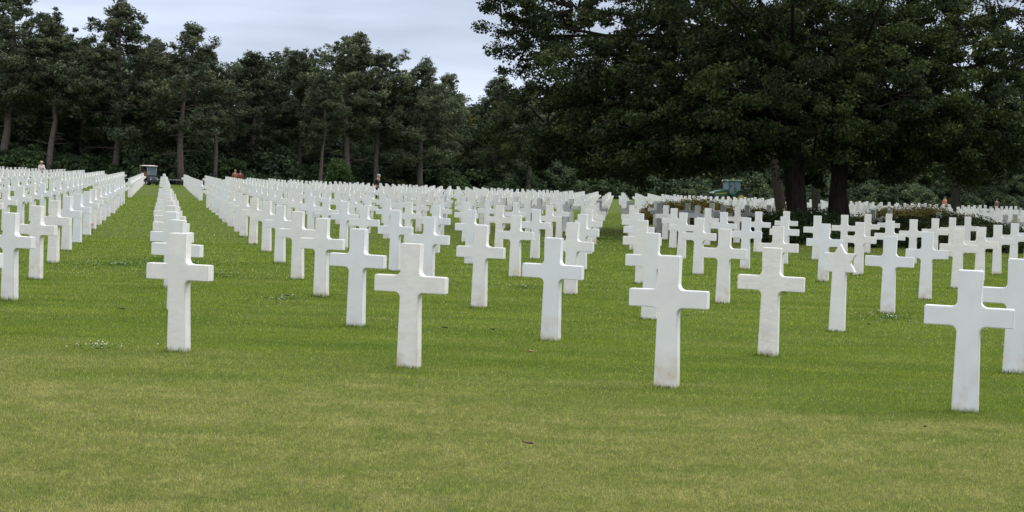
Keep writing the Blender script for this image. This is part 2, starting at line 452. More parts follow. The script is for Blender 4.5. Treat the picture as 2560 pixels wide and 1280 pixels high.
def marker_mesh(name, outline, thick=0.10, bev=0.006):
    bm = bmesh.new()
    f = bm.faces.new([bm.verts.new((x, -thick / 2, z)) for x, z in outline])
    ext = bmesh.ops.extrude_face_region(bm, geom=[f])
    for v in [g for g in ext['geom'] if isinstance(g, bmesh.types.BMVert)]: v.co.y += thick
    bmesh.ops.recalc_face_normals(bm, faces=bm.faces)
    es = [e for e in bm.edges if e.calc_face_angle(0) > R(60)]
    bmesh.ops.bevel(bm, geom=es, offset=bev, segments=2, affect='EDGES', clamp_overlap=True)
    caps = [f for f in bm.faces if len(f.verts) > 4]
    bmesh.ops.triangulate(bm, faces=caps)
    me = bpy.data.meshes.new(name); bm.to_mesh(me); bm.free()
    me.materials.append(MARBLE)
    a = me.attributes.new('foot', 'FLOAT', 'POINT')
    a.data.foreach_set('value', [max(0.001, v.co.z) for v in me.vertices])
    return me
CROSS_ME = marker_mesh('marble_cross', cross_outline())
STAR_ME = marker_mesh('star_headstone', star_outline())

# crosses measured in the photograph: the true lattice wanders by a few centimetres
MEAS = {(0, 0): (439, 881), (1, 0): (1015.5, 921), (2, 0): (1662, 970), (3, 0): (2410, 1031),
        (0, 1): (433, 780), (1, 1): (884, 817), (2, 1): (1372, 853), (3, 1): (1917, 892), (4, 1): (2532, 935),
        (1, 2): (798, 744), (2, 2): (1193.5, 771), (3, 2): (1620, 799.5), (4, 2): (2090, 830),
        (1, 3): (739.5, 700), (3, 3): (1423, 738), (4, 3): (1804, 760), (5, 3): (2217, 786),
        (1, 4): (696, 659), (2, 4): (983, 679), (3, 4): (1284, 694), (4, 4): (1600, 710), (5, 4): (1940, 732), (6, 4): (2311, 750),
        (1, 5): (663, 631), (5, 5): (1743, 687), (6, 5): (2056, 706), (7, 5): (2390, 722),
        (-1, 1): (17, 754), (-1, 2): (84, 700), (-1, 3): (128, 660), (-1, 4): (162, 627)}
def ground_hit(px, py):
    d = FW + RT2 * ((px - 1280) / F_PX) + UP2 * ((640 - py) / F_PX)
    tt = CAM_H / -d.z
    for _ in range(20):
        p = d * tt; tt = (CAM_H - gz(p.x, p.y)) / -d.z
    return d.x * tt, d.y * tt
def lattice(c, k):
    p = np.array([OX, OY]) + c * LA * EA + k * (LR * ER - LA * EA)
    return p
KD = {}
for key, (px, py) in MEAS.items():
    g0 = ground_hit(px, py)
    # the measured point is the foot of the front face: its centre lies half a thickness behind
    KD[key] = np.array(g0) + ER * 0.05 - lattice(*key)
def proj(x, y, z):
    p = Vector((x, y, z - CAM_H)); d = p.dot(FW)
    return 1280 + F_PX * p.dot(RT2) / d, 640 - F_PX * p.dot(UP2) / d, d

BEDS = [(9.9, 55.5, 2.9, 4.6), (14.3, 55.5, 3.1, 5.0)]           # shrub beds round the oaks: x, y, rx, ry
MOUND = [(at(1725, 74), 74, 2.6, 2.0), (at(1905, 70), 70, 2.1, 2.0), (at(2300, 74), 74, 3.2, 2.6)]
TRUNK_SPOTS = []
def blocked(x, y):
    for bx, by, rx, ry in BEDS + MOUND:
        if ((x - bx) / (rx + .25)) ** 2 + ((y - by) / (ry + .25)) ** 2 < 1: return True
    return False
marks = []
lr = np.random.default_rng(3)
for k in range(0, 37):
    if 16 <= k <= 18: continue
    for c in range(-30, 110):
        p = lattice(c, k)
        if k <= 15 and (c, k) in KD: p = p + KD[(c, k)]
        else: p = p + lr.normal(0, 0.015, 2)
        if p[1] < 8: continue
        x, y = float(p[0]), float(p[1]); z = gz(x, y)
        u, v, d = proj(x, y, z); u2, v2, _ = proj(x, y, z + LH)
        mrg = 60 * 60 / d + 20
        if u < -mrg - 40 or u > 2600 + mrg: continue
        if blocked(x, y): continue
        marks.append((d, c, k, x, y, z, u, v2))
marks.sort()
def nearest(px, py_top):
    return min(range(len(marks)), key=lambda i: (marks[i][6] - px) ** 2 + (marks[i][7] - py_top) ** 2)
stars = {next(i for i, m_ in enumerate(marks) if (m_[1], m_[2]) == (4, 2)), nearest(1415, 500)}
far_stars = {nearest(1612, 492)}
for i in range(len(marks)):
    if marks[i][0] > 60 and lr.random() < 0.012: far_stars.add(i)
ORD = ['first', 'second', 'third', 'fourth', 'fifth', 'sixth', 'seventh', 'eighth', 'ninth', 'tenth', 'eleventh', 'twelfth', 'thirteenth',
       'fourteenth', 'fifteenth', 'sixteenth', 'seventeenth', 'eighteenth', 'nineteenth', 'twentieth']
def ordn(i):
    if i < 20: return ORD[i]
    n = i + 1
    if n > 59: return 'number %d' % n
    tens = {2: 'twenty', 3: 'thirty', 4: 'forty', 5: 'fifty'}[n // 10]
    return tens + ('-' + ORD[n % 10 - 1] if n % 10 else '').replace('-' + '', '-') if n % 10 else {20: 'twentieth', 30: 'thirtieth', 40: 'fortieth', 50: 'fiftieth'}[n]
vis = [i for i, m_ in enumerate(marks) if -90 * 20 / m_[0] < m_[6] < 2560 + 90 * 20 / m_[0]]
near = [i for i in vis if marks[i][2] <= 15][:300 + 1]
near_set = set(near[:301])
# order inside each row, left to right, for the labels
rows_ = {}
for i in near_set: rows_.setdefault(marks[i][2], []).append(i)
for kk in rows_: rows_[kk].sort(key=lambda i: marks[i][6])
ROT = TH
SPECIAL = {(0, 0): 'beside a clover patch', (1, 0): 'dark scraps at its foot',
           (2, 0): 'broad face turned forward', (3, 0): 'largest of all'}
def add_mark(i, n):
    d, c, k, x, y, z, u, v2 = marks[i]
    st = i in stars
    o = link('star_headstone' if st else 'marble_cross', STAR_ME if st else CROSS_ME, None, (x, y, z))
    rj = random.Random(c * 101 + k)
    o.rotation_euler = (rj.gauss(0, R(.35)), rj.gauss(0, R(.35)), ROT + rj.gauss(0, R(.8)))
    row = rows_[k]; pos = row.index(i)
    rn = 'front row' if k == 0 else ordn(k) + ' row'
    if st:
        lab = ('white marble Star of David headstone standing among the crosses on the right' if (c, k) == (4, 2)
               else 'greyish Star of David headstone among the crosses left of the long centre aisle')
        tag(o, lab, 'headstone', 'star headstones')
    else:
        lab = 'white marble cross, ' + ordn(pos) + ' from the left in the ' + rn
        if (c, k) in SPECIAL: lab += ', ' + SPECIAL[(c, k)]
        tag(o, lab, 'grave cross', 'white marble crosses in rows on the lawn')
for n, i in enumerate(sorted(near_set)): add_mark(i, n)
# every further marker: one object
def merged_marks(name, ids, me, mat=MARBLE):
    nv = len(me.vertices); V0 = np.zeros(nv * 3, np.float32); me.vertices.foreach_get('co', V0); V0 = V0.reshape(-1, 3)
    me2 = bpy.data.meshes.new(name)
    faces = [tuple(p.vertices) for p in me.polygons]
    Vs, Fs, rr, ft = [], [], [], []
    off = 0
    ca, sa = math.cos(ROT), math.sin(ROT)
    for i in ids:
        d, c, k, x, y, z, u, v2 = marks[i]
        P = V0.copy(); X = P[:, 0] * ca - P[:, 1] * sa; Y = P[:, 0] * sa + P[:, 1] * ca
        Vs.append(np.stack([X + x, Y + y, P[:, 2] + z], 1))
        Fs += [tuple(v + off for v in f) for f in faces]
        rr.append(np.full(nv, lr.random())); ft.append(np.maximum(P[:, 2], .001)); off += nv
    me2.from_pydata(np.concatenate(Vs).tolist(), [], Fs)
    a = me2.attributes.new('rnd', 'FLOAT', 'POINT'); a.data.foreach_set('value', np.concatenate(rr).astype(np.float32))
    a = me2.attributes.new('foot', 'FLOAT', 'POINT'); a.data.foreach_set('value', np.concatenate(ft).astype(np.float32))
    me2.materials.append(mat)
    return link(name, me2)
def low_mesh(name, outline, thick=0.10):
    m_ = MB(); m_.prism(outline, thick, lambda u, v, w_: (u, w_, v)); bmesh.ops.recalc_face_normals(m_.bm, faces=m_.bm.faces)
    me = bpy.data.meshes.new(name); m_.bm.to_mesh(me); m_.bm.free(); return me
rest = [i for i in range(len(marks)) if i not in near_set and i not in far_stars]
o = merged_marks('distant_crosses', rest, low_mesh('lc', cross_outline()))
tag(o, 'hundreds of small white marble crosses in the far rows below the wood', 'grave crosses', kind='stuff')
o = merged_marks('distant_star_headstones', [i for i in far_stars if i not in near_set], low_mesh('ls', star_outline()))
tag(o, 'small white Star of David headstones scattered through the far rows', 'headstones', kind='stuff')
print('markers', len(marks), 'near', len(near_set))

# ------------------------------------------------------------------ foliage helpers
def rand_unit(n, g):
    v = g.normal(size=(n, 3)); return v / np.linalg.norm(v, axis=1, keepdims=True)
def leaf_quads(C, size, g, aspect=0.5, outward=None, up=0.0, along=None):
    """rhombus leaves at C (n,3); returns V,F"""
    n = len(C)
    nrm = rand_unit(n, g)
    if outward is not None: nrm = nrm * 1.0 + outward * 0.9
    nrm[:, 2] += up
    nrm /= np.linalg.norm(nrm, axis=1, keepdims=True) + 1e-9
    t = rand_unit(n, g) if along is None else along + rand_unit(n, g) * 0.6
    t = t - nrm * (t * nrm).sum(1, keepdims=True); t /= np.linalg.norm(t, axis=1, keepdims=True) + 1e-9
    b = np.cross(nrm, t)
    s = (size * g.uniform(0.65, 1.35, n))[:, None]
    V = np.stack([C - t * s * .5, C + b * s * aspect * .5 - t * s * 0.05, C + t * s * .5, C - b * s * aspect * .5 - t * s * .05], 1).reshape(-1, 3)
    Fq = np.arange(4 * n).reshape(n, 4)
    return V, Fq
def clumps_mesh(name, centers, radii, per, size, mat, g, aspect=.5, flat=.7, up=.3, clumpv=None, needle=False, shellp=.45):
    """centers (m,3), radii (m,), per leaves each"""
    m_ = len(centers); n = m_ * per
    u = rand_unit(n, g); rad = g.uniform(0, 1, n) ** shellp
    sc = np.repeat(radii, per)[:, None]
    off = u * rad[:, None] * sc; off[:, 2] *= flat
    C = np.repeat(centers, per, 0) + off
    along = None
    if needle:
        along = u.copy(); along[:, 2] += 0.7
    V, Fq = leaf_quads(C, size, g, aspect, outward=u, up=up, along=along)
    cv = clumpv if clumpv is not None else g.uniform(0, 1, m_)
    cl = np.repeat(np.repeat(cv, per), 4); rn = np.repeat(g.uniform(0, 1, n), 4)
    return mesh_np(name, V, Fq, mat, False, {'clump': cl, 'rnd': rn})

# ------------------------------------------------------------------ pines of the wood
def make_pine(seed, h=18.0, wd=4.2, base=0.35, bend=0.6, dens=1.0, flat_top=False):
    g = np.random.default_rng(seed); rr = random.Random(seed)
    root = empty('pine_tree')
    n = 9; pts = []
    ph = rr.uniform(0, 6.28); ax = rr.uniform(0, 6.28)
    for i in range(n):
        t = i / (n - 1)
        b = bend * math.sin(t * 3.6 + ph) * t
        pts.append(Vector((b * math.cos(ax) + rr.gauss(0, .06), b * math.sin(ax) + rr.gauss(0, .06), t * h * .97 - (0.3 if i == 0 else 0))))
    r0 = 0.017 * h
    tm = MB(); tm.tube(pts, [r0 * (1.25 if i == 0 else 1) * (1 - .86 * i / (n - 1)) for i in range(n)], 9)
    def on(t):
        f = min(t, .999) * (n - 1); i = int(f); return pts[i].lerp(pts[i + 1], f - i)
    C, Rr = [], []
    nb = int(44 * dens)
    for i in range(nb):
        t = base + (1 - base) * ((i + rr.random() * .9) / nb) ** .85
        p = on(t); q = (t - base) / (1 - base)
        if flat_top: prof = .8 + .2 * math.sin(q * 5) if q < .8 else .85 - (q - .8) * 2.6
        else: prof = (0.75 + 0.7 * q) if q < .3 else (0.95 * (1 - (q - .3) / .7) ** .75 + .06)
        ln = wd * prof * rr.choice([.45, .75, .95, 1.05, 1.22]) * rr.uniform(.85, 1.1)
        az = i * 2.4 + rr.gauss(0, .6)
        rise = rr.uniform(-.18, .22) + .5 * q * q
        d = Vector((math.cos(az), math.sin(az), rise)); sdv = Vector((-math.sin(az), math.cos(az), 0))
        curve = rr.uniform(-.03, .14) * ln
        mid = p + d * ln * .55 + Vector((0, 0, -curve)); end = p + d * ln + Vector((0, 0, curve * .5))
        tm.tube([p, mid, end], [r0 * .30 * (1 - .75 * q), r0 * .18 * (1 - .7 * q), .015], 5, cap=False)
        k = max(5, int(ln * 3.4))
        for j in range(k):
            s = .25 + .75 * (j + rr.random()) / k
            axp = (p.lerp(mid, s / .55) if s < .55 else mid.lerp(end, (s - .55) / .45))
            lat = rr.gauss(0, .30 + .16 * ln * s * (1.25 - s))
            c = axp + sdv * lat + Vector((0, 0, rr.gauss(.12, .34)))
            C.append(c); Rr.append(rr.uniform(.30, .72) * (.85 + .3 * (1 - q)))
            if j % 3 == 0: tm.tube([axp, c], [.03, .012], 3, cap=False)
    for j in range(5):
        C.append(on(.97) + Vector((rr.gauss(0, .3), rr.gauss(0, .3), rr.uniform(-.6, .5)))); Rr.append(rr.uniform(.4, .6))
    # dead stubs on the bare trunk
    for j in range(16):
        t = rr.uniform(.12, base + .25); p = on(t); az = rr.uniform(0, 6.28)
        d = Vector((math.cos(az), math.sin(az), rr.uniform(-.25, .3))) * rr.uniform(.8, 2.4)
        tm.tube([p, p + d * .6 + Vector((0, 0, .1)), p + d], [.05, .035, .012], 4, cap=False)
    tm.build('trunk', BARK_PINE, root)
    C = np.array([tuple(c) for c in C]); Rr = np.array(Rr)
    me = clumps_mesh('crown', C, Rr, 62, 0.34, LEAF_PINE, g, aspect=.34, flat=.85, up=.5, needle=True, shellp=.6)
    link('crown', me, root)
    return root
def make_broad(name, seed, h=12.0, wd=4.5, mat=LEAF_WOOD, low=0.18, leaf=.30, nclump=110, per=90, bark=BARK_PINE):
    g = np.random.default_rng(seed); rr = random.Random(seed)
    root = empty(name)
    tm = MB(); top = Vector((rr.gauss(0, .4), rr.gauss(0, .4), h * .8))
    tm.tube([(0, 0, -.3), (rr.gauss(0, .1), 0, h * .25), top * .6, top], [.02 * h * 1.2, .016 * h, .011 * h, .03], 8)
    C, Rr = [], []
    blobs = []
    for i in range(9):
        az = i * 2.4 + rr.random(); zz = low + (1 - low) * ((i + .8) / 9.6); rad = wd * .55 * math.sin(math.pi * min(.95, max(.12, zz * .85 + .1))) ** .7
        c = Vector((math.cos(az) * rad, math.sin(az) * rad, zz * h * .9)); blobs.append((c, rr.uniform(.32, .5) * wd))
        tm.tube([(0, 0, min(c.z * .55, h * .6)), c * .6 + Vector((0, 0, c.z * .3)), c], [.009 * h, .006 * h, .02], 5, cap=False)
    blobs.append((Vector((0, 0, h * .84)), wd * .36)); blobs.append((Vector((0, 0, h * .5)), wd * .5))
    for i in range(nclump):
        c, r = rr.choice(blobs)
        u = Vector(tuple(rand_unit(1, g)[0])); p = c + Vector((u.x * r, u.y * r, u.z * r * .85)) * rr.uniform(.55, 1.05)
        if p.z < .3: p.z = .3 + rr.random() * .4
        C.append(tuple(p)); Rr.append(rr.uniform(.55, 1.0) * (wd / 4.5) ** .6)
    tm.build('trunk', bark, root)
    me = clumps_mesh('crown', np.array(C), np.array(Rr), per, leaf, mat, g, aspect=.6, flat=.75, up=.35)
    link('crown', me, root)
    return root
def make_bush(name, seed, rx=1.8, ry=1.6, hh=1.8, mat=LEAF_HEDGE, leaf=.16, nclump=60, per=110, dome=True):
    g = np.random.default_rng(seed); rr = random.Random(seed)
    root = empty(name)
    C, Rr = [], []
    tm = MB()
    for i in range(nclump):
        az = rr.uniform(0, 6.283); q = math.sqrt(rr.random()); zt_ = math.sqrt(max(0.0, 1 - q * q)) if dome else 1
        s = rr.uniform(.62, .98) if rr.random() < .8 else rr.uniform(.2, .6)
        p = Vector((math.cos(az) * q * rx * .92, math.sin(az) * q * ry * .92, max(.12, hh * zt_ * s - .08)))
        C.append(tuple(p)); Rr.append(rr.uniform(.16, .26) * (hh + rx) * .5)
        if i % 6 == 0: tm.tube([(p.x * .15, p.y * .15, -.1), (p.x * .6, p.y * .6, p.z * .6), p], [.04, .025, .01], 5, cap=False)
    tm.build('stems', BARK_OAK, root)
    link('foliage', clumps_mesh('foliage', np.array(C), np.array(Rr), per, leaf, mat, g, aspect=.55, flat=.75, up=.4), root)
    return root

# ---- named pines along the edge of the wood: px, py of top, depth, proto index, label
pine_protos = [make_pine(11, 18, 4.8, .30, .9), make_pine(12, 18, 5.0, .24, .5, 1.15), make_pine(13, 18, 5.4, .38, 1.2, 1.0),
               make_pine(14, 18, 4.0, .16, .4, 1.1), make_pine(15, 18, 4.6, .45, 1.3, .85), make_pine(16, 18, 5.0, .34, .7, 1.1, True),
               make_pine(17, 18, 5.6, .42, 1.0, 1.0), make_pine(18, 18, 4.4, .30, 1.4, .9)]
used = set()
def place(proto, root_used, px, py, Y, label, cat, group, native_h, wscale=1.0, rz=0.0):
    X = at(px, Y); z = gz(X, Y)
    top = pt(px, py, Y).z
    s = (top - z) / native_h
    o = proto if proto.name not in root_used else copy_tree(proto)
    root_used.add(proto.name)
    o.location = (X, Y, z - .1); o.scale = (s * wscale, s * wscale, s); o.rotation_euler = (0, 0, rz)
    tag(o, label, cat, group)
    return o
GP = 'tall pines at the edge of the wood'
pines = [
 (10, -60, 172, 0, 1.15, 'tall dark pine cut off by the left edge of the photo'),
 (122, 32, 171, 4, 1.10, 'pine with a bare leaning trunk behind the person in white'),
 (205, 100, 178, 1, 1.0, 'shorter pine filling the gap between the two tallest left pines'),
 (292, 2, 173, 1, 1.25, 'tallest pine of the wood, pointed top left of the golf cart'),
 (372, 95, 180, 3, 1.05, 'slim pine just behind and right of the tallest pine'),
 (455, 55, 172, 7, 1.15, 'pine with crooked forked trunk right above the golf cart'),
 (535, 120, 176, 2, .95, 'pine with a tufted side top right of the forked pine'),
 (628, 128, 182, 3, 1.2, 'lower pine with a small pointed top between the two pine groups'),
 (745, 125, 186, 5, .95, 'flat-topped pale green pine left of the high central pine'),
 (800, 190, 178, 4, .9, 'pine with straight pale trunk left of the light green young tree'),
 (868, 84, 184, 6, 1.15, 'high central pine whose top stands above its neighbours'),
 (940, 130, 187, 5, 1.1, 'flat-topped pine reaching a branch out to the right'),
 (1050, 150, 188, 1, 1.2, 'pine with ragged right side beside the open sky'),
 (1098, 185, 193, 7, 1.0, 'leaning pine next to the gap of open sky'),
 (1235, 190, 205, 3, 1.3, 'far pine seen behind the left tips of the oak'),
 (1320, 200, 212, 0, 1.2, 'far pine behind the left side of the oak crown'),
]
for j, (px, py, Y, pi_, ws, lab) in enumerate(pines):
    place(pine_protos[pi_], used, px, py, Y, lab, 'pine tree', GP, 18.0, ws * 1.18, j * 1.3)

# ---- broadleaf trees filling the wood behind and between
bp_ = [make_broad('broadleaf_tree', 31, 12, 5.0), make_broad('broadleaf_tree', 32, 12, 4.4), make_broad('broadleaf_tree', 33, 12, 5.6)]
def edgeY(px):
    return float(np.interp(px, [-200, 300, 700, 1100, 1540, 1900, 2300, 2900], [176, 178, 186, 200, 240, 262, 285, 310]))
GB = 'dark broadleaf trees filling the wood'
prng = random.Random(5)
sky_top = [(-300, 40), (0, 60), (60, 95), (190, 130), (210, 110), (400, 140), (560, 160), (640, 150), (700, 155), (1000, 190), (1130, 240), (1180, 235), (1260, 215), (1500, 240), (2000, 260), (2560, 270), (2900, 270)]
def topy(px): return float(np.interp(px, [a for a, b in sky_top], [b for a, b in sky_top]))
for lay, (dy, step, ty) in enumerate([(1, 74, 165), (9, 80, 30), (20, 80, -15)]):
    px = -180 + lay * 31; nth = 0
    while px < 2760:
        Y = edgeY(px) + dy + prng.uniform(-2, 2)
        py = topy(px) + ty + prng.uniform(-18, 30)
        if lay == 0: py = min(py + prng.uniform(-90, 70), 390)
        lab = ['dark broadleaf tree, %s from the left along the front edge of the wood', 'dark broadleaf tree in the middle of the wood, %s from the left behind the pines',
               'tall dark broadleaf tree at the back of the wood, %s from the left'][lay] % ordn(nth)
        nth += 1
        place(prng.choice(bp_), used, px, py, Y, lab, 'broadleaf tree', GB + [' front', ' middle', ' back'][lay], 12.0, prng.uniform(.95, 1.25), prng.uniform(0, 6))
        px += step * prng.uniform(.75, 1.2)
ylw = make_broad('yellow_leaved_tree', 41, 12, 3.4, LEAF_YELLOW, .3, .28, 60, 70)
place(ylw, used, 212, 105, 186, 'yellow-green tree top showing between the two left pines', 'broadleaf tree', None, 12.0, .6)
y2 = copy_tree(ylw); place_s = set()
place(y2, place_s, 1168, 248, 206, 'yellow-green tree top under the gap of open sky', 'broadleaf tree', None, 12.0, .8)
yg = make_bush('young_tree', 44, 1.6, 1.6, 3.2, LEAF_LIGHT, .2, 90, 110)
X = at(845, 170); yg.location = (X, 170, gz(X, 170)); yg.scale = (.92, .92, 1.05)
tag(yg, 'light green young tree with upright crown in front of the central pines', 'young tree')

# ---- undergrowth along the foot of the wood
nth = 0
ub = [make_bush('undergrowth_bush', 51, 2.4, 2.0, 2.6, LEAF_UNDER, .26, 70, 90), make_bush('undergrowth_bush', 52, 2.0, 2.0, 3.4, LEAF_WOOD, .26, 80, 90)]
px = -120
while px < 2700:
    Y = edgeY(px) - 4 + prng.uniform(-1.2, 1.2)
    b = prng.choice(ub); o = b if b.name not in used else copy_tree(b); used.add(b.name)
    X = at(px, Y); o.location = (X, Y, gz(X, Y)); s = prng.uniform(.8, 1.7); o.scale = (s * 1.15, s, s * prng.uniform(.8, 1.15)); o.rotation_euler = (0, 0, prng.uniform(0, 6))
    tag(o, 'dark green bush, %s from the left along the foot of the wood' % ordn(nth), 'bush', 'undergrowth bushes along the foot of the wood')
    nth += 1
    px += prng.uniform(34, 62)
px, nth = -120, 0
while px < 2720:
    Y = edgeY(px) + 5 + prng.uniform(-1.5, 1.5)
    o = copy_tree(prng.choice(ub))
    X = at(px, Y); o.location = (X, Y, gz(X, Y)); s = prng.uniform(1.5, 2.1); o.scale = (s, s, s * prng.uniform(.8, 1.2)); o.rotation_euler = (0, 0, prng.uniform(0, 6))
    tag(o, 'tall dark thicket, %s from the left among the trunks of the wood' % ordn(nth), 'bush', 'thickets among the trunks of the wood')
    nth += 1
    px += prng.uniform(55, 90)

# ------------------------------------------------------------------ the big oaks on the right
def make_oak(trunks, blobs, seed, label, leaf=.125, per=190, dens=1.0, bark=BARK_OAK, fork=4.0, mat=LEAF_OAK):
    """trunks: (px, Y, radius); blobs: (px, py, Y, rx, rz, ry, density)"""
    g = np.random.default_rng(seed); rr = random.Random(seed)
    bx = at(trunks[0][0], trunks[0][1]); by = trunks[0][1]; bz = gz(bx, by)
    root = empty('oak_tree', (bx, by, bz)); O = Vector((bx, by, bz))
    tops = []
    for (px, Y, r) in trunks:
        x = at(px, Y); z = gz(x, Y); b = Vector((x, Y, z))
        lean = Vector((rr.gauss(0, .12), rr.gauss(0, .1), 0))
        t = b + lean * 3 + Vector((0, 0, fork)); tp = t + Vector((rr.gauss(0, .4), rr.gauss(0, .3), fork * 1.1))
        tm = MB()
        P = [b + Vector((0, 0, -.3)), b + Vector((0, 0, .25)), b + lean + Vector((0, 0, fork * .4)), t, tp]
        tm.tube([p - O for p in P], [r * 1.15, r * 1.04, r, r * .92, r * .5], 14)
        tm.build('trunk', bark, root)
        tops.append((t, tp, r))
    lm = MB(); C, Rr, Cv = [], [], []
    for bi, (px, py, Y, rx, rz, ry, dn) in enumerate(blobs):
        c = pt(px, py, Y)
        t, tp, r = min(tops, key=lambda q: abs(q[0].x - c.x))
        st = t.lerp(tp, rr.uniform(0, .8))
        mid = st.lerp(c, .5) + Vector((0, 0, rr.uniform(-.2, .5)))
        lm.tube([p - O for p in (st, st.lerp(mid, .5) + Vector((0, 0, .15)), mid, c)], [r * .32, r * .25, r * .18, .05], 7, cap=False)
        area = (rx * ry + rx * rz + ry * rz) * 4.2
        nc = int(area * 1.25 * dn * dens)
        for i in range(nc):
            u = Vector(tuple(rand_unit(1, g)[0])); k = rr.uniform(.78, 1.06) if rr.random() < .72 else rr.uniform(.3, .78)
            p = c + Vector((u.x * rx, u.y * ry, u.z * rz)) * k
            if p.z < bz + 1.6: p.z = bz + 1.6 + rr.random() * .5
            C.append(tuple(p - O)); Rr.append(rr.uniform(.26, .62)); Cv.append(rr.random() ** 1.6)
            if i % 3 == 0:
                m2 = c.lerp(p, .55) + Vector((rr.gauss(0, .15), rr.gauss(0, .15), rr.gauss(0, .15)))
                lm.tube([q - O for q in (c.lerp(p, .1), m2, p)], [.045, .025, .008], 4, cap=False)
    lm.build('limbs', bark, root)
    link('crown', clumps_mesh('crown', np.array(C), np.array(Rr), per, leaf, mat, g, aspect=.55, flat=.62, up=.3, clumpv=np.array(Cv), shellp=.55), root)
    tag(root, label, 'oak tree')
    print('oak clumps', len(C))
    return root
oak1 = [(1255, 40, 60, 1.1, .9, 1.2, .55), (1330, 90, 60, 1.5, 1.2, 1.8, .55), (1440, 20, 59, 2.2, 1.5, 2.5, .8), (1300, 150, 61, 1.0, .5, 1.2, .6),
        (1510, 190, 57, 2.6, 1.4, 3.0, .9), (1365, 310, 58, 2.1, 1.4, 2.4, .95), (1470, 360, 57, 2.0, 1.2, 2.4, 1.0), (1590, 330, 56, 2.6, 1.6, 3.0, 1.0),
        (1650, 60, 58, 2.4, 1.6, 3.0, .8), (1750, 240, 56, 2.6, 1.7, 3.0, 1), (1740, 380, 55, 2.0, .9, 2.5, 1), (1860, 70, 57, 2.6, 1.9, 3.4, 1),
        (1900, 240, 54, 2.4, 1.7, 2.8, 1), (1890, 370, 57, 1.6, .8, 2.2, 1), (1620, 420, 58, 1.0, .6, 1.2, .8), (1560, 250, 62, 2.5, 1.8, 2.5, .9),
        (1500, -130, 60, 3.2, 1.8, 3.5, .5), (1750, -170, 59, 3.6, 2.2, 4.0, .5), (1950, -200, 60, 3.6, 2.2, 4.0, .5), (1230, 345, 59, .8, .6, 1.0, .7),
        (1700, -120, 50, 3.2, 1.8, 3.5, .5), (1980, -150, 49, 3.2, 1.8, 3.5, .5), (1700, 300, 64, 4.0, 2.2, 3.0, .8), (1850, 120, 65, 4.5, 2.5, 3.0, .7)]  # first two blobs: unseen crown parts added towards the camera to shade the lawn
make_oak([(1996, 57, .345)], oak1, 61, 'huge dark oak whose crown spreads left over the crosses from a single thick trunk')
oak2 = [(2040, 130, 57, 2.4, 1.8, 3.0, 1), (2060, 300, 56, 2.2, 1.6, 2.8, 1), (2190, 60, 58, 2.6, 1.8, 3.2, 1), (2230, 240, 56, 2.6, 1.8, 3.0, 1),
        (2180, 390, 58, 2.0, .9, 2.4, 1), (2360, 110, 58, 2.4, 1.7, 3.0, .9), (2390, 300, 57, 2.4, 1.6, 2.8, 1), (2330, 400, 59, 1.8, .8, 2.2, 1),
        (2500, 330, 58, 2.0, 1.5, 2.6, .95), (2590, 130, 59, 2.0, 1.8, 2.4, .6), (2500, 30, 59, 1.8, 1.0, 2.6, .6), (2650, 330, 60, 2.4, 1.6, 2.6, .8), (2460, 420, 60, 1.4, .7, 1.6, .9),
        (2150, -180, 60, 3.8, 2.2, 4.0, .5), (2400, -170, 60, 3.8, 2.0, 4.0, .5), (2280, -140, 50, 3.2, 1.8, 3.5, .5), (2250, 180, 65, 4.5, 2.4, 3.0, .8), (2030, 420, 61, 1.2, .6, 1.6, .9)]  # third blob: out of view, added nearer the camera to deepen ground shade
make_oak([(2084, 58, .29), (2117, 58.4, .20)], oak2, 62, 'huge dark oak with a double trunk, right of the single-trunk oak')
oak3 = [(2390, 330, 110, 4.2, 2.2, 4.0, .5), (2250, 370, 112, 3.0, 1.8, 3.0, .5), (2520, 350, 110, 3.6, 2.2, 3.5, .5), (2400, 180, 112, 5.0, 3.0, 4.0, .4), (2600, 260, 113, 4.0, 3.0, 4.0, .4), (2620, 380, 111, 3.0, 1.6, 3.0, .5)]
make_oak([(2392, 110, .30)], oak3, 63, 'further dark oak with a slim trunk at the far right', leaf=.2, per=110, fork=3.2)
oak4 = [(1950, 330, 84, 3.2, 1.8, 3.0, .6), (1840, 350, 86, 2.2, 1.0, 2.6, .6), (2060, 380, 86, 2.6, 1.3, 2.6, .6), (1950, 180, 86, 4.0, 2.6, 3.5, .5), (1750, 300, 88, 3.0, 2.0, 3.0, .5)]
make_oak([(1956, 82, .26)], oak4, 64, 'oak with a brown trunk just left of the thick single trunk', leaf=.17, per=110, fork=3.0, bark=BARK_BROWN)
oak5 = [(2045, 350, 96, 3.2, 1.6, 3.0, .5), (2170, 370, 98, 2.6, 1.6, 2.6, .5), (2100, 220, 98, 4.0, 2.6, 3.5, .4)]
make_oak([(2042, 95, .25)], oak5, 65, 'oak whose slim trunk shows between the thick trunks', leaf=.18, per=110, fork=3.0)

# ------------------------------------------------------------------ shrub beds and mounds
mound_labels = ['rounded yellow-green shrub mound left of the oak trunks', 'low dark shrub mound just left of the single oak trunk', 'wide shrub mound with golden top right of the double trunk']
for i, (mx_, my_, rx, ry) in enumerate(MOUND):
    b = make_bush('shrub_mound', 70 + i, rx, ry, [1.18, .90, 1.15][i], LEAF_SHRUB, .09, 230, 150)
    b.location = (mx_, my_, gz(mx_, my_)); tag(b, mound_labels[i], 'shrub')
bed_labels = ['dark evergreen shrub bed round the single oak trunk', 'dark evergreen shrub bed round the double oak trunk']
for i, (mx_, my_, rx, ry) in enumerate(BEDS):
    b = make_bush('shrub_bed', 80 + i, rx, ry, 1.0, LEAF_HEDGE, .09, 330, 140)
    b.location = (mx_, my_, gz(mx_, my_)); tag(b, bed_labels[i], 'shrub')

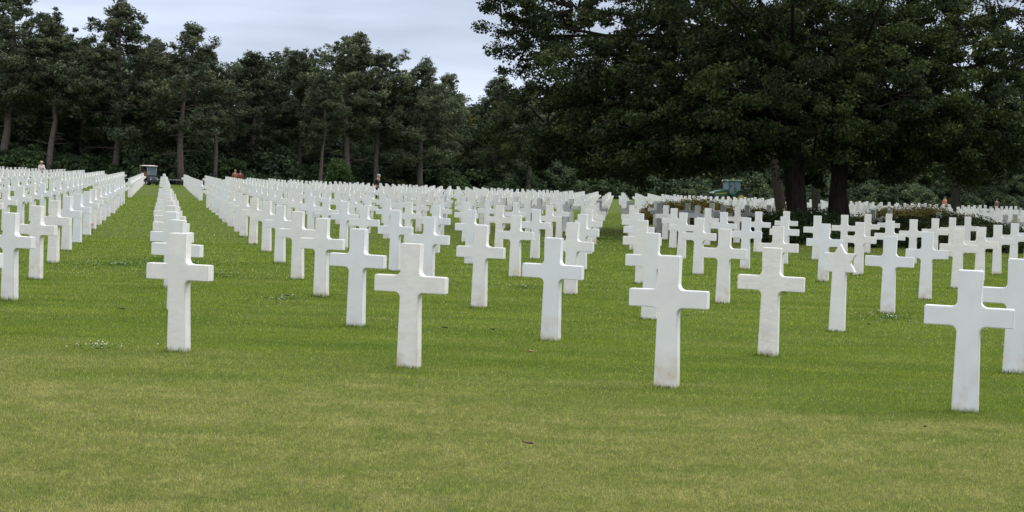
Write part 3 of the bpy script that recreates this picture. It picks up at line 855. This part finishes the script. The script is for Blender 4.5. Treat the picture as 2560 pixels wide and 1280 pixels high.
# ------------------------------------------------------------------ people
SKIN = mat_plain('skin', (0.45, 0.28, 0.2), .5)
def skin_obj(name, verts, edges, radii, mat, parent, sub=1, root_i=0):
    me = bpy.data.meshes.new(name); me.from_pydata([tuple(v) for v in verts], edges, []); me.materials.append(mat)
    o = link(name, me, parent)
    md = o.modifiers.new('skin', 'SKIN'); md.use_smooth_shade = True
    for i, sv in enumerate(me.skin_vertices[0].data if me.skin_vertices else []):
        sv.radius = (radii[i], radii[i]) if not hasattr(radii[i], '__len__') else radii[i]; sv.use_root = (i == root_i)
    if not me.skin_vertices:
        bm = bmesh.new(); bm.from_mesh(me); lay = bm.verts.layers.skin.verify(); bm.verts.ensure_lookup_table()
        for i, v in enumerate(bm.verts):
            r = radii[i]; v[lay].radius = (r, r) if not hasattr(r, '__len__') else r; v[lay].use_root = (i == root_i)
        bm.to_mesh(me); bm.free()
    o.modifiers.new('subdivision', 'SUBSURF').levels = sub
    o.modifiers[-1].render_levels = sub
    return o
def person(px, Y, rz, label, top, trousers, hair, lean=0.0, hat=None, height=1.72, arms='down', scale_z=1.0):
    X = at(px, Y); root = empty('person', (X, Y, gz(X, Y)), rz)
    k = height / 1.72
    root.scale = (k, k, k)
    def ln(p):                                    # bend the upper body forward (towards -y)
        x, y, z = p
        if z > .92 and lean: a = lean; dz = z - .92; return (x, y - math.sin(a) * dz + math.cos(a) * 0, .92 + math.cos(a) * dz)
        return p
    if arms == 'down':
        elbow = [(.24, .03, 1.16), (-.24, .03, 1.16)]; wrist = [(.25, -.08, .90), (-.25, -.08, .90)]
    else:                                         # hands held before the chest
        elbow = [(.25, -.02, 1.16), (-.25, -.02, 1.16)]; wrist = [(.08, -.26, 1.22), (-.08, -.26, 1.25)]
    V = [(0, 0, .95), (0, -.01, 1.18), (0, 0, 1.40), (0, -.01, 1.49), (0, -.02, 1.60), (0, -.025, 1.68),
         (.18, 0, 1.41), elbow[0], wrist[0], (wrist[0][0] * 1.0, wrist[0][1] - .06, wrist[0][2] - .07),
         (-.18, 0, 1.41), elbow[1], wrist[1], (wrist[1][0] * 1.0, wrist[1][1] - .06, wrist[1][2] - .07),
         (.10, 0, .86), (.11, -.02, .48), (.11, .02, .09), (.12, -.14, .04),
         (-.10, 0, .86), (-.11, .0, .48), (-.11, .06, .09), (-.12, -.10, .04)]
    Ed = [(0, 1), (1, 2), (2, 3), (3, 4), (4, 5), (2, 6), (6, 7), (7, 8), (8, 9), (2, 10), (10, 11), (11, 12), (12, 13), (0, 14), (14, 15), (15, 16), (16, 17), (0, 18), (18, 19), (19, 20), (20, 21)]
    Ra = [(.15, .11), (.13, .10), (.13, .09), .055, .095, .07, .06, .042, .03, .035, .06, .042, .03, .035, .085, .055, .04, .04, .085, .055, .04, .04]
    skin_obj('body', [ln(v) for v in V], Ed, Ra, SKIN, root)
    TV = [(0, 0, .90), (0, 0, 1.18), (0, 0, 1.40), (.18, 0, 1.41), elbow[0], tuple(np.array(wrist[0]) * .85 + np.array(elbow[0]) * .15), (-.18, 0, 1.41), elbow[1], tuple(np.array(wrist[1]) * .85 + np.array(elbow[1]) * .15)]
    skin_obj('shirt', [ln(v) for v in TV], [(0, 1), (1, 2), (2, 3), (3, 4), (4, 5), (2, 6), (6, 7), (7, 8)], [(.18, .14), (.165, .125), (.16, .115), .08, .062, .05, .08, .062, .05], top, root)
    skin_obj('trousers', [(0, 0, .95), (.10, 0, .84), (.11, -.02, .48), (.11, .02, .12), (-.10, 0, .84), (-.11, 0, .48), (-.11, .06, .12)],
             [(0, 1), (1, 2), (2, 3), (0, 4), (4, 5), (5, 6)], [(.165, .13), .105, .075, .065, .105, .075, .065], trousers, root)
    hc = Vector(ln((0, .01, 1.655)))
    m_ = MB(); r = bmesh.ops.create_uvsphere(m_.bm, u_segments=16, v_segments=10, radius=.112)
    for v in r['verts']:
        v.co.z = max(v.co.z, -.03) if v.co.y < .03 else v.co.z
        v.co = Vector((v.co.x * .95, v.co.y * 1.05 + .015, v.co.z)) + hc
    m_.build('hair', hair, root)
    fm = MB(); fc = Vector(ln((0, -.115, 1.60)))
    fm.box(fc, (.022, .03, .045), bev=.006); fm.build('nose', SKIN, root)
    if hat:
        h_ = MB(); h_.tube([hc + Vector((0, 0, .0)), hc + Vector((0, 0, .015))], [.20, .19], 20)
        h_.tube([hc + Vector((0, 0, .01)), hc + Vector((0, 0, .09)), hc + Vector((0, 0, .14))], [.125, .115, .07], 16); h_.build('hat', hat, root)
    tag(root, label, 'person', 'people walking far back between the graves')
    return root
WHITE_CL = mat_plain('white_shirt', (.70, .62, .62)); STRAW = mat_plain('straw_hat', (.55, .42, .26)); NAVY = mat_plain('dark_trousers', (.03, .035, .06))
BRICK = mat_plain('brick_red_shirt', (.26, .10, .07)); MAROON = mat_plain('maroon_shirt', (.20, .05, .05)); BLACKC = mat_plain('black_jacket', (.025, .022, .025))
GREYH = mat_plain('grey_hair', (.30, .28, .27)); BROWNH = mat_plain('brown_hair', (.06, .04, .03)); FAIRH = mat_plain('fair_hair', (.30, .20, .10)); KHAKI = mat_plain('khaki_trousers', (.20, .17, .11))
PINK = mat_plain('pink_shirt', (.55, .16, .14)); OLIVE = mat_plain('brown_shirt', (.14, .10, .07))
person(103, 150, R(20), 'person in white top and straw hat holding something to the chest, far left', WHITE_CL, NAVY, FAIRH, hat=STRAW, arms='up')
person(587, 150, R(200), 'person in brick red shirt, left of the two walking together', BRICK, KHAKI, FAIRH)
person(600, 151, R(170), 'person in dark red shirt, right of the two walking together', MAROON, NAVY, BROWNH, height=1.68)
person(938, 118, R(60), 'person in black jacket with grey hair bending over the crosses', BLACKC, NAVY, GREYH, lean=R(20), height=1.86)
person(2361, 176, R(30), 'person in pink red shirt behind the crosses at the far right', PINK, KHAKI, BROWNH, height=1.75)
person(2491, 176, R(200), 'person in brown clothes behind the crosses near the right edge', OLIVE, NAVY, BROWNH, height=1.7)

# ------------------------------------------------------------------ golf cart
CREAM = mat_plain('cream_roof', (.62, .55, .47), .4); BLKP = mat_plain('black_body', (.02, .022, .03), .3, .5); TYRE = mat_plain('tyre_rubber', (.018, .018, .02), .8)
RIMM = mat_plain('pale_rim', (.55, .52, .48), .4); SEATM = mat_plain('tan_seat', (.22, .12, .07), .6); STEEL = mat_plain('steel', (.25, .26, .28), .35, .5, metal=.7)
def glass_mat():
    m, t, b = mat_new('window_glass', .08, .5); b.inputs['Base Color'].default_value = (.35, .45, .5, 1)
    tr = N(t, 'ShaderNodeBsdfTransparent'); tr.inputs[0].default_value = (.75, .85, .88, 1)
    lw = N(t, 'ShaderNodeLayerWeight'); lw.inputs[0].default_value = .35
    mm = N(t, 'ShaderNodeMapRange'); mm.inputs[3].default_value = .14; mm.inputs[4].default_value = .8; L(t, lw.outputs['Facing'], mm.inputs[0])
    ms = N(t, 'ShaderNodeMixShader'); L(t, mm.outputs[0], ms.inputs[0]); L(t, tr.outputs[0], ms.inputs[1]); L(t, b.outputs[0], ms.inputs[2])
    L(t, ms.outputs[0], t.nodes['Material Output'].inputs[0]); return m
GLASS = glass_mat()
def wheel(parent, c, r, wd, rim=RIMM, treads=0):
    m_ = MB(); m_.disc(c, (0, 1, 0), r, wd, 28, .25)
    for k in range(treads):
        a = 2 * math.pi * k / treads
        for s in (-1, 1):
            m_.box(Vector(c) + Vector((math.cos(a) * r, s * wd * .24, math.sin(a) * r)), (.05, wd * .46, .07), Matrix.Rotation(-a, 3, 'Y') @ Matrix.Rotation(s * .5, 3, 'X'))
    wh = m_.build('wheel', TYRE, parent)
    q = MB(); q.disc(c, (0, 1, 0), r * .58, wd * 1.06, 20, .4); q.disc(c, (0, 1, 0), r * .16, wd * 1.16, 12, .3); q.build('rim', rim, wh)
def golf_cart(px, Y, rz):                          # nose towards +x
    X = at(px, Y); root = empty('golf_cart', (X, Y, gz(X, Y)), rz)
    b = MB(); b.box((0, 0, .36), (2.35, 1.12, .16), bev=.03); b.box((.92, 0, .58), (.52, 1.10, .40), bev=.10, taper=(.7, .9)); b.box((-.75, 0, .62), (.85, 1.12, .42), bev=.08, taper=(.9, .95))
    b.box((.62, 0, .80), (.06, 1.0, .30), Matrix.Rotation(R(-14), 3, 'Y'), bev=.02)
    b.build('body', BLKP, root)
    s = MB(); s.box((-.35, 0, .76), (.52, 1.02, .14), bev=.05); s.build('seat', SEATM, root)
    s = MB(); s.box((-.62, 0, 1.05), (.12, 1.02, .42), Matrix.Rotation(R(-10), 3, 'Y'), bev=.05); s.build('backrest', SEATM, root)
    r = MB(); r.box((-.02, 0, 1.83), (1.75, 1.2, .07), bev=.03); r.box((-.02, 0, 1.885), (1.5, 1.0, .05), bev=.02, taper=(.8, .7)); r.build('roof', CREAM, root)
    for sx, x0, x1 in ((1, .80, .62), (-1, -.98, -.86)):
        for sy in (-1, 1):
            p = MB(); p.tube([(x0, sy * .5, .55), (x1, sy * .52, 1.80)], .022, 8); p.build('roof_post', STEEL, root)
    g = MB(); g.box((.70, 0, 1.35), (.012, .98, .80), Matrix.Rotation(R(-8), 3, 'Y')); g.build('windscreen', GLASS, root)
    st = MB(); st.tube([(.60, .26, .82), (.36, .26, 1.02)], .018, 6)
    ring = [Vector((.34, .26, 1.03)) + Vector((.05 * math.sin(a) * 1.2, .17 * math.cos(a), .15 * math.sin(a))) for a in np.linspace(0, 2 * math.pi, 17)]
    st.tube(ring, .014, 5, cap=False); st.build('steering_wheel', BLKP, root)
    for sx in (.80, -.76):
        for sy in (-.52, .52): wheel(root, (sx, sy, .23), .23, .19)
    for sy in (-.36, .36):
        h = MB(); h.disc((1.18, sy, .56), (1, 0, 0), .07, .03, 14); h.build('headlight', RIMM, root)
    bag = MB(); bag.box((-1.0, .12, .98), (.36, .62, .38), bev=.08); bag.build('load_bag', SEATM, root)
    root.scale = (.9, .9, .96)
    tag(root, 'black golf cart with cream roof parked at the end of the left grass aisle', 'golf cart')
golf_cart(371, 157, R(-50))

# ------------------------------------------------------------------ tractor
GREEN = mat_plain('green_paint', (.014, .065, .025), .4, .4); YEL = mat_plain('yellow_paint', (.26, .23, .04), .5, .3); LAMP = mat_plain('lamp_lens', (.7, .7, .62), .2, .5)
def tractor(px, Y, rz):
    X = at(px, Y); root = empty('tractor', (X, Y, gz(X, Y)), rz)
    c = MB(); c.box((.3, 0, .78), (2.6, .55, .42), bev=.05); c.box((1.9, 0, .72), (.5, .8, .3), bev=.05); c.build('chassis', BLKP, root)
    h = MB(); h.prism([(.45, 1.0), (2.05, .92), (2.12, 1.25), (1.85, 1.48), (.45, 1.72)], .82, lambda u, v, w_: (u, w_, v)); h.build('hood', GREEN, root)
    for s in (-1, 1):
        q = MB(); q.prism([(.5, 1.28), (1.95, 1.16), (1.95, 1.24), (.5, 1.40)], .012, lambda u, v, w_: (u, s * .417 + w_, v)); q.build('hood_stripe', YEL, root)
    g = MB(); g.box((2.10, 0, 1.12), (.05, .66, .30), bev=.01); g.build('grille', BLKP, root)
    for s in (-.24, .24):
        q = MB(); q.box((2.10, s, 1.33), (.06, .2, .12), bev=.02); q.build('headlight', LAMP, root)
    f = MB()
    for x0, x1, y in ((.48, .35, .60), (-.95, -.88, .66), (-.25, -.22, .69)):
        for s in (-1, 1): f.tube([(x0, s * y, 1.25), (x1, s * y * .96, 2.50)], .045, 6)
    f.build('cab_post', BLKP, root); f = MB()
    f.box((-.25, 0, 1.22), (1.5, 1.36, .08), bev=.02); f.box((-.3, 0, .98), (1.3, .9, .45), bev=.05); f.build('cab_frame', GREEN, root)
    for nm, cc, dd in (('windscreen', (.43, 0, 1.86), (.02, 1.1, 1.15)), ('rear_window', (-.93, 0, 1.92), (.02, 1.2, 1.05)), ('side_window', (-.24, .655, 1.88), (1.25, .02, 1.15)), ('side_window', (-.24, -.655, 1.88), (1.25, .02, 1.15))):
        q = MB(); q.box(cc, dd); q.build(nm, GLASS, root)
    r = MB(); r.box((-.27, 0, 2.60), (1.65, 1.5, .20), bev=.06, taper=(.92, .92)); rf = r.build('roof', GREEN, root)
    for s in (-.5, .5):
        q = MB(); q.box((.56, s, 2.58), (.06, .18, .10), bev=.02); q.build('work_lamp', LAMP, rf)
    q = MB(); q.tube([(-.4, 0, 2.70), (-.4, 0, 2.82)], .07, 10); q.build('beacon', mat_plain('amber_beacon', (.7, .35, .05), .3), rf)
    st = MB(); st.box((-.5, 0, 1.42), (.5, .5, .12), bev=.04); st.box((-.75, 0, 1.75), (.12, .5, .6), bev=.04); st.build('seat', BLKP, root)
    e = MB(); e.tube([(.62, -.50, 1.5), (.62, -.50, 2.35), (.66, -.50, 2.45)], .045, 8); e.build('exhaust', BLKP, root)
    for s in (-1, 1):
        m_ = MB(); m_.tube([(.42, s * .6, 2.2), (.5, s * .98, 2.2)], .018, 5); m_.box((.5, s * 1.0, 2.05), (.04, .16, .32), bev=.01); m_.build('mirror', BLKP, root)
        fd = MB(); pts = [(-.75 + .92 * math.cos(a), .80 + .86 * math.sin(a)) for a in np.linspace(.25, 2.7, 10)]
        fd.prism(pts + [(x * 1 - 0.0, z - .05) for x, z in reversed(pts)], .52, lambda u, v, w_: (u, s * .88 + w_, v)); fd.build('fender', GREEN, root)
        wheel(root, (-.75, s * .86, .78), .78, .46, YEL, 18)
        wheel(root, (1.55, s * .78, .50), .50, .34, YEL, 14)
    tag(root, 'green tractor with glass cab and yellow rims parked behind the far crosses', 'tractor')
tractor(1822, 172, R(205))

# ------------------------------------------------------------------ low rail at the end of the left aisle
def low_rail():
    Y = 167.5; x0, x1 = at(300, Y), at(520, Y)
    z = gz((x0 + x1) / 2, Y); root = empty('low_rail', (x0, Y, z))
    ln_ = x1 - x0; GREYW = mat_plain('weathered_rail', (.22, .23, .23), .8)
    r = MB(); r.box((ln_ / 2, 0, .48), (ln_, .06, .09), bev=.01); r.build('rail', GREYW, root)
    n = 5
    for i in range(n):
        p = MB(); p.box((.1 + (ln_ - .2) * i / (n - 1), .09, .22), (.10, .10, .64), bev=.01); p.build('post', GREYW, root)
    tag(root, 'low grey rail along the foot of the wood behind the golf cart', 'rail')
low_rail()

# ------------------------------------------------------------------ fallen leaves on the lawn
def fallen_leaf(px, py, s, col, label, rz):
    x, y = ground_hit(px, py)
    g = N_ = 9
    m_ = MB(); rr = random.Random(int(px))
    top, bot = [], []
    prof = [.02, .30, .22, .42, .30, .45, .28, .25, .0]
    for i in range(9):
        u = -.5 + i / 8; cz = .25 * u * u * 1.6 + rr.uniform(0, .05)
        top.append(m_.bm.verts.new((u * s, prof[i] * s * .8, (cz + .25 * prof[i]) * s + .002))); bot.append(m_.bm.verts.new((u * s, -prof[i] * s * .8, (cz + .35 * prof[i]) * s + .002)))
    mid = [m_.bm.verts.new(((-.5 + i / 8) * s, 0, .4 * (-.5 + i / 8) ** 2 * s)) for i in range(9)]
    for i in range(8):
        for a, b in ((top, mid), (mid, bot)):
            try: m_.bm.faces.new((a[i], a[i + 1], b[i + 1], b[i]))
            except Exception: pass
    m_.tube([(-.5 * s, 0, .1 * s), (-.8 * s, .05 * s, .25 * s)], .004, 4)
    ms = mat_plain('dry_leaf', col, .8)
    o = m_.build('fallen_leaf', ms)
    sm = o.modifiers.new('thick', 'SOLIDIFY'); sm.thickness = .0015
    o.location = (x, y, gz(x, y) + .035); o.rotation_euler = (.15, .1, rz)
    tag(o, label, 'leaf', 'fallen leaves on the lawn')
BRN = (.045, .022, .022); TANL = (.30, .17, .08)
fallen_leaf(305, 781, .07, (.02, .008, .012), 'dark fallen leaf left of the first front-row cross', .3)
fallen_leaf(1231, 833, .08, (.015, .012, .015), 'curled black leaf lying right of the second front-row cross', 1.2)
fallen_leaf(1112, 828, .06, (.02, .015, .015), 'thin dark leaf just right of the second front-row cross arm', .2)
fallen_leaf(1327, 889, .075, TANL, 'tan fallen leaf on the grass left of the third front-row cross', .1)
fallen_leaf(719, 746, .06, (.02, .02, .015), 'small dark leaf beside white clover between the left files', .7)
fallen_leaf(2172, 819, .07, (.02, .02, .02), 'dark leaf on the grass right of the star headstone', .9)
fallen_leaf(2312, 1081, .05, (.10, .03, .03), 'reddish leaf in front of the nearest right cross', 1.4)
fallen_leaf(1322, 1124, .055, (.10, .04, .035), 'brown leaf on the bare foreground grass', .0)
fallen_leaf(1438, 812, .05, BRN, 'small brown leaf right of the cross behind the front row middle', 2.0)

# ------------------------------------------------------------------ flowers left at a grave
def flowers(px, py, label, n=7, s=.09):
    x, y = ground_hit(px, py); root = empty('flower_bunch', (x, y, gz(x, y)))
    rr = random.Random(int(px)); PK = mat_plain('pink_petals', (.70, .28, .28), .6); ST = mat_plain('flower_stems', (.05, .10, .02))
    st = MB(); pe = MB()
    for i in range(n):
        a = rr.uniform(0, 6.28); t = Vector((math.cos(a) * s * rr.random(), math.sin(a) * s * rr.random(), rr.uniform(.12, .26)))
        st.tube([(0, 0, 0), t * .6, t], .004, 4)
        for k in range(5):
            b = a + k * 1.257; pe.box(t + Vector((math.cos(b) * .022, math.sin(b) * .022, .01)), (.035, .03, .02), Matrix.Rotation(b, 3, 'Z'), bev=.006)
    st.build('stems', ST, root); pe.build('petals', PK, root)
    tag(root, label, 'flowers')
flowers(229, 585, 'small bunch of pink flowers at the foot of a cross on the left')

# ------------------------------------------------------------------ clover and daisies
CLOV = [(255, 872, .40, 24, .13), (500, 690, 1.3, 34, .7), (300, 664, 1.6, 34, .8), (700, 752, .6, 18, .3), (2225, 798, .9, 32, .45),
        (420, 655, 1.6, 16, .9), (1500, 598, 1.8, 10, .7), (1310, 722, .6, 10, .3), (1700, 792, .3, 6, .1)]
def clover():
    g = np.random.default_rng(9)
    FV, FF, LV, Lr = [], [], [], []
    n0 = 0; Pos = []
    for px, py, rx, n, ry in CLOV:
        x, y = ground_hit(px, py)
        ry = max(ry, rx * .8)
        for _ in range(n):
            a = g.uniform(0, 6.28); q = abs(g.normal(0, .5))
            X, Y = x + math.cos(a) * q * rx, y + math.sin(a) * q * ry * 1.5
            Pos.append((X, Y, gz(X, Y) + g.uniform(.035, .06), g.uniform(.0045, .0085)))
        k = int(700 * rx * ry)
        a = g.uniform(0, 6.28, k); q = np.abs(g.normal(0, .5, k))
        XX = x + np.cos(a) * q * rx; YY = y + np.sin(a) * q * ry * 1.5
        LV.append(np.stack([XX, YY, zt(XX, YY) + g.uniform(.015, .04, k)], 1))
    # flowers: small eight sided balls of petals
    V, F = [], []
    bmt = bmesh.new(); bmesh.ops.create_icosphere(bmt, subdivisions=1, radius=1); bv = np.array([v.co[:] for v in bmt.verts]); bf = np.array([[v.index for v in f.verts] for f in bmt.faces]); bmt.free()
    for i, (X, Y, Z, r) in enumerate(Pos):
        V.append(bv * np.array([r, r, r * .8]) + np.array([X, Y, Z])); F.append(bf + i * len(bv))
    o = link('clover_flowers', mesh_np('clover_flowers', np.concatenate(V), np.concatenate(F), mat_plain('white_petals', (.75, .75, .68), .7)))
    tag(o, 'tiny white clover flowers scattered in patches over the lawn', 'clover flowers', kind='stuff')
    C = np.concatenate(LV); Vq, Fq = leaf_quads(C, .024, g, .9, up=1.6)
    rn = np.repeat(g.uniform(0, 1, len(C)), 4)
    o = link('clover_leaves', mesh_np('clover_leaves', Vq, Fq, leaf_material('clover_leaf', (.055, .115, .022), (.09, .16, .03)), False, {'rnd': rn, 'clump': rn}))
    tag(o, 'dark green clover leaves in low patches on the lawn', 'clover', kind='stuff')
clover()

# ------------------------------------------------------------------ grass blades
def grass():
    g = np.random.default_rng(21)
    bases, hs, ws = [], [], []
    def band(y0, y1, dens, h, wdt):
        half0, half1 = 0.325 * y0 + .4, 0.325 * y1 + .4
        area = (half0 + half1) * (y1 - y0); n = int(area * dens)
        Y = g.uniform(y0, y1, int(n * 1.3)); X = g.uniform(-half1, half1, len(Y))
        k = np.abs(X) < .325 * Y + .4; X, Y = X[k][:n], Y[k][:n]
        bases.append(np.stack([X, Y], 1)); hs.append(g.uniform(.6, 1.3, len(X)) * h); ws.append(np.full(len(X), wdt) * g.uniform(.7, 1.3, len(X)))
    band(7.6, 10, 10500, .019, .0040); band(10, 13, 7500, .020, .0048); band(13, 18, 4000, .022, .0065); band(18, 26, 1700, .025, .010); band(26, 40, 500, .030, .018); band(40, 100, 60, .040, .034)
    # tufts the mower leaves round each foot
    for i in sorted(near_set):
        d, c, k, x, y, z, u, v2 = marks[i]
        if d > 45: break
        n = int(150 * min(1, 22 / d)); t = g.uniform(-.12, .12, n); s = -.05 - np.abs(g.normal(0, .014, n))
        X = x + EA[0] * t + ER[0] * s; Y = y + EA[1] * t + ER[1] * s
        amp = .035 + .03 * g.random()
        bases.append(np.stack([X, Y], 1)); hs.append(g.uniform(.5, 1.5, n) * amp); ws.append(np.full(n, .004 * max(1, d / 15)))
        n2 = n; t = g.choice([-1, 1], n2) * (.105 + np.abs(g.normal(0, .02, n2))); s = g.uniform(-.06, .06, n2)
        X = x + EA[0] * t + ER[0] * s; Y = y + EA[1] * t + ER[1] * s
        bases.append(np.stack([X, Y], 1)); hs.append(g.uniform(.5, 1.3, n2) * amp); ws.append(np.full(n2, .004 * max(1, d / 15)))
    B = np.concatenate(bases); H = np.concatenate(hs); Wd = np.concatenate(ws); n = len(B)
    z = zt(B[:, 0], B[:, 1]) - .004
    P = np.stack([B[:, 0], B[:, 1], z], 1)
    a = g.uniform(0, 6.283, n); sd_ = np.stack([np.cos(a), np.sin(a), np.zeros(n)], 1) * (Wd * .5)[:, None]
    b = g.uniform(0, 6.283, n); tl = g.uniform(0, 1.0, n)
    tip = P + np.stack([np.cos(b) * tl * H, np.sin(b) * tl * H, H], 1)
    V = np.stack([P - sd_, P + sd_, tip], 1).reshape(-1, 3)
    me = mesh_np('grass', V, np.arange(3 * n).reshape(n, 3), BLADES, False, {'rnd': np.repeat(g.uniform(0, 1, n), 3)})
    o = link('grass', me); tag(o, 'short mown lawn grass, dry in front and green among the graves', 'grass', kind='stuff')
    print('blades', n)
grass()
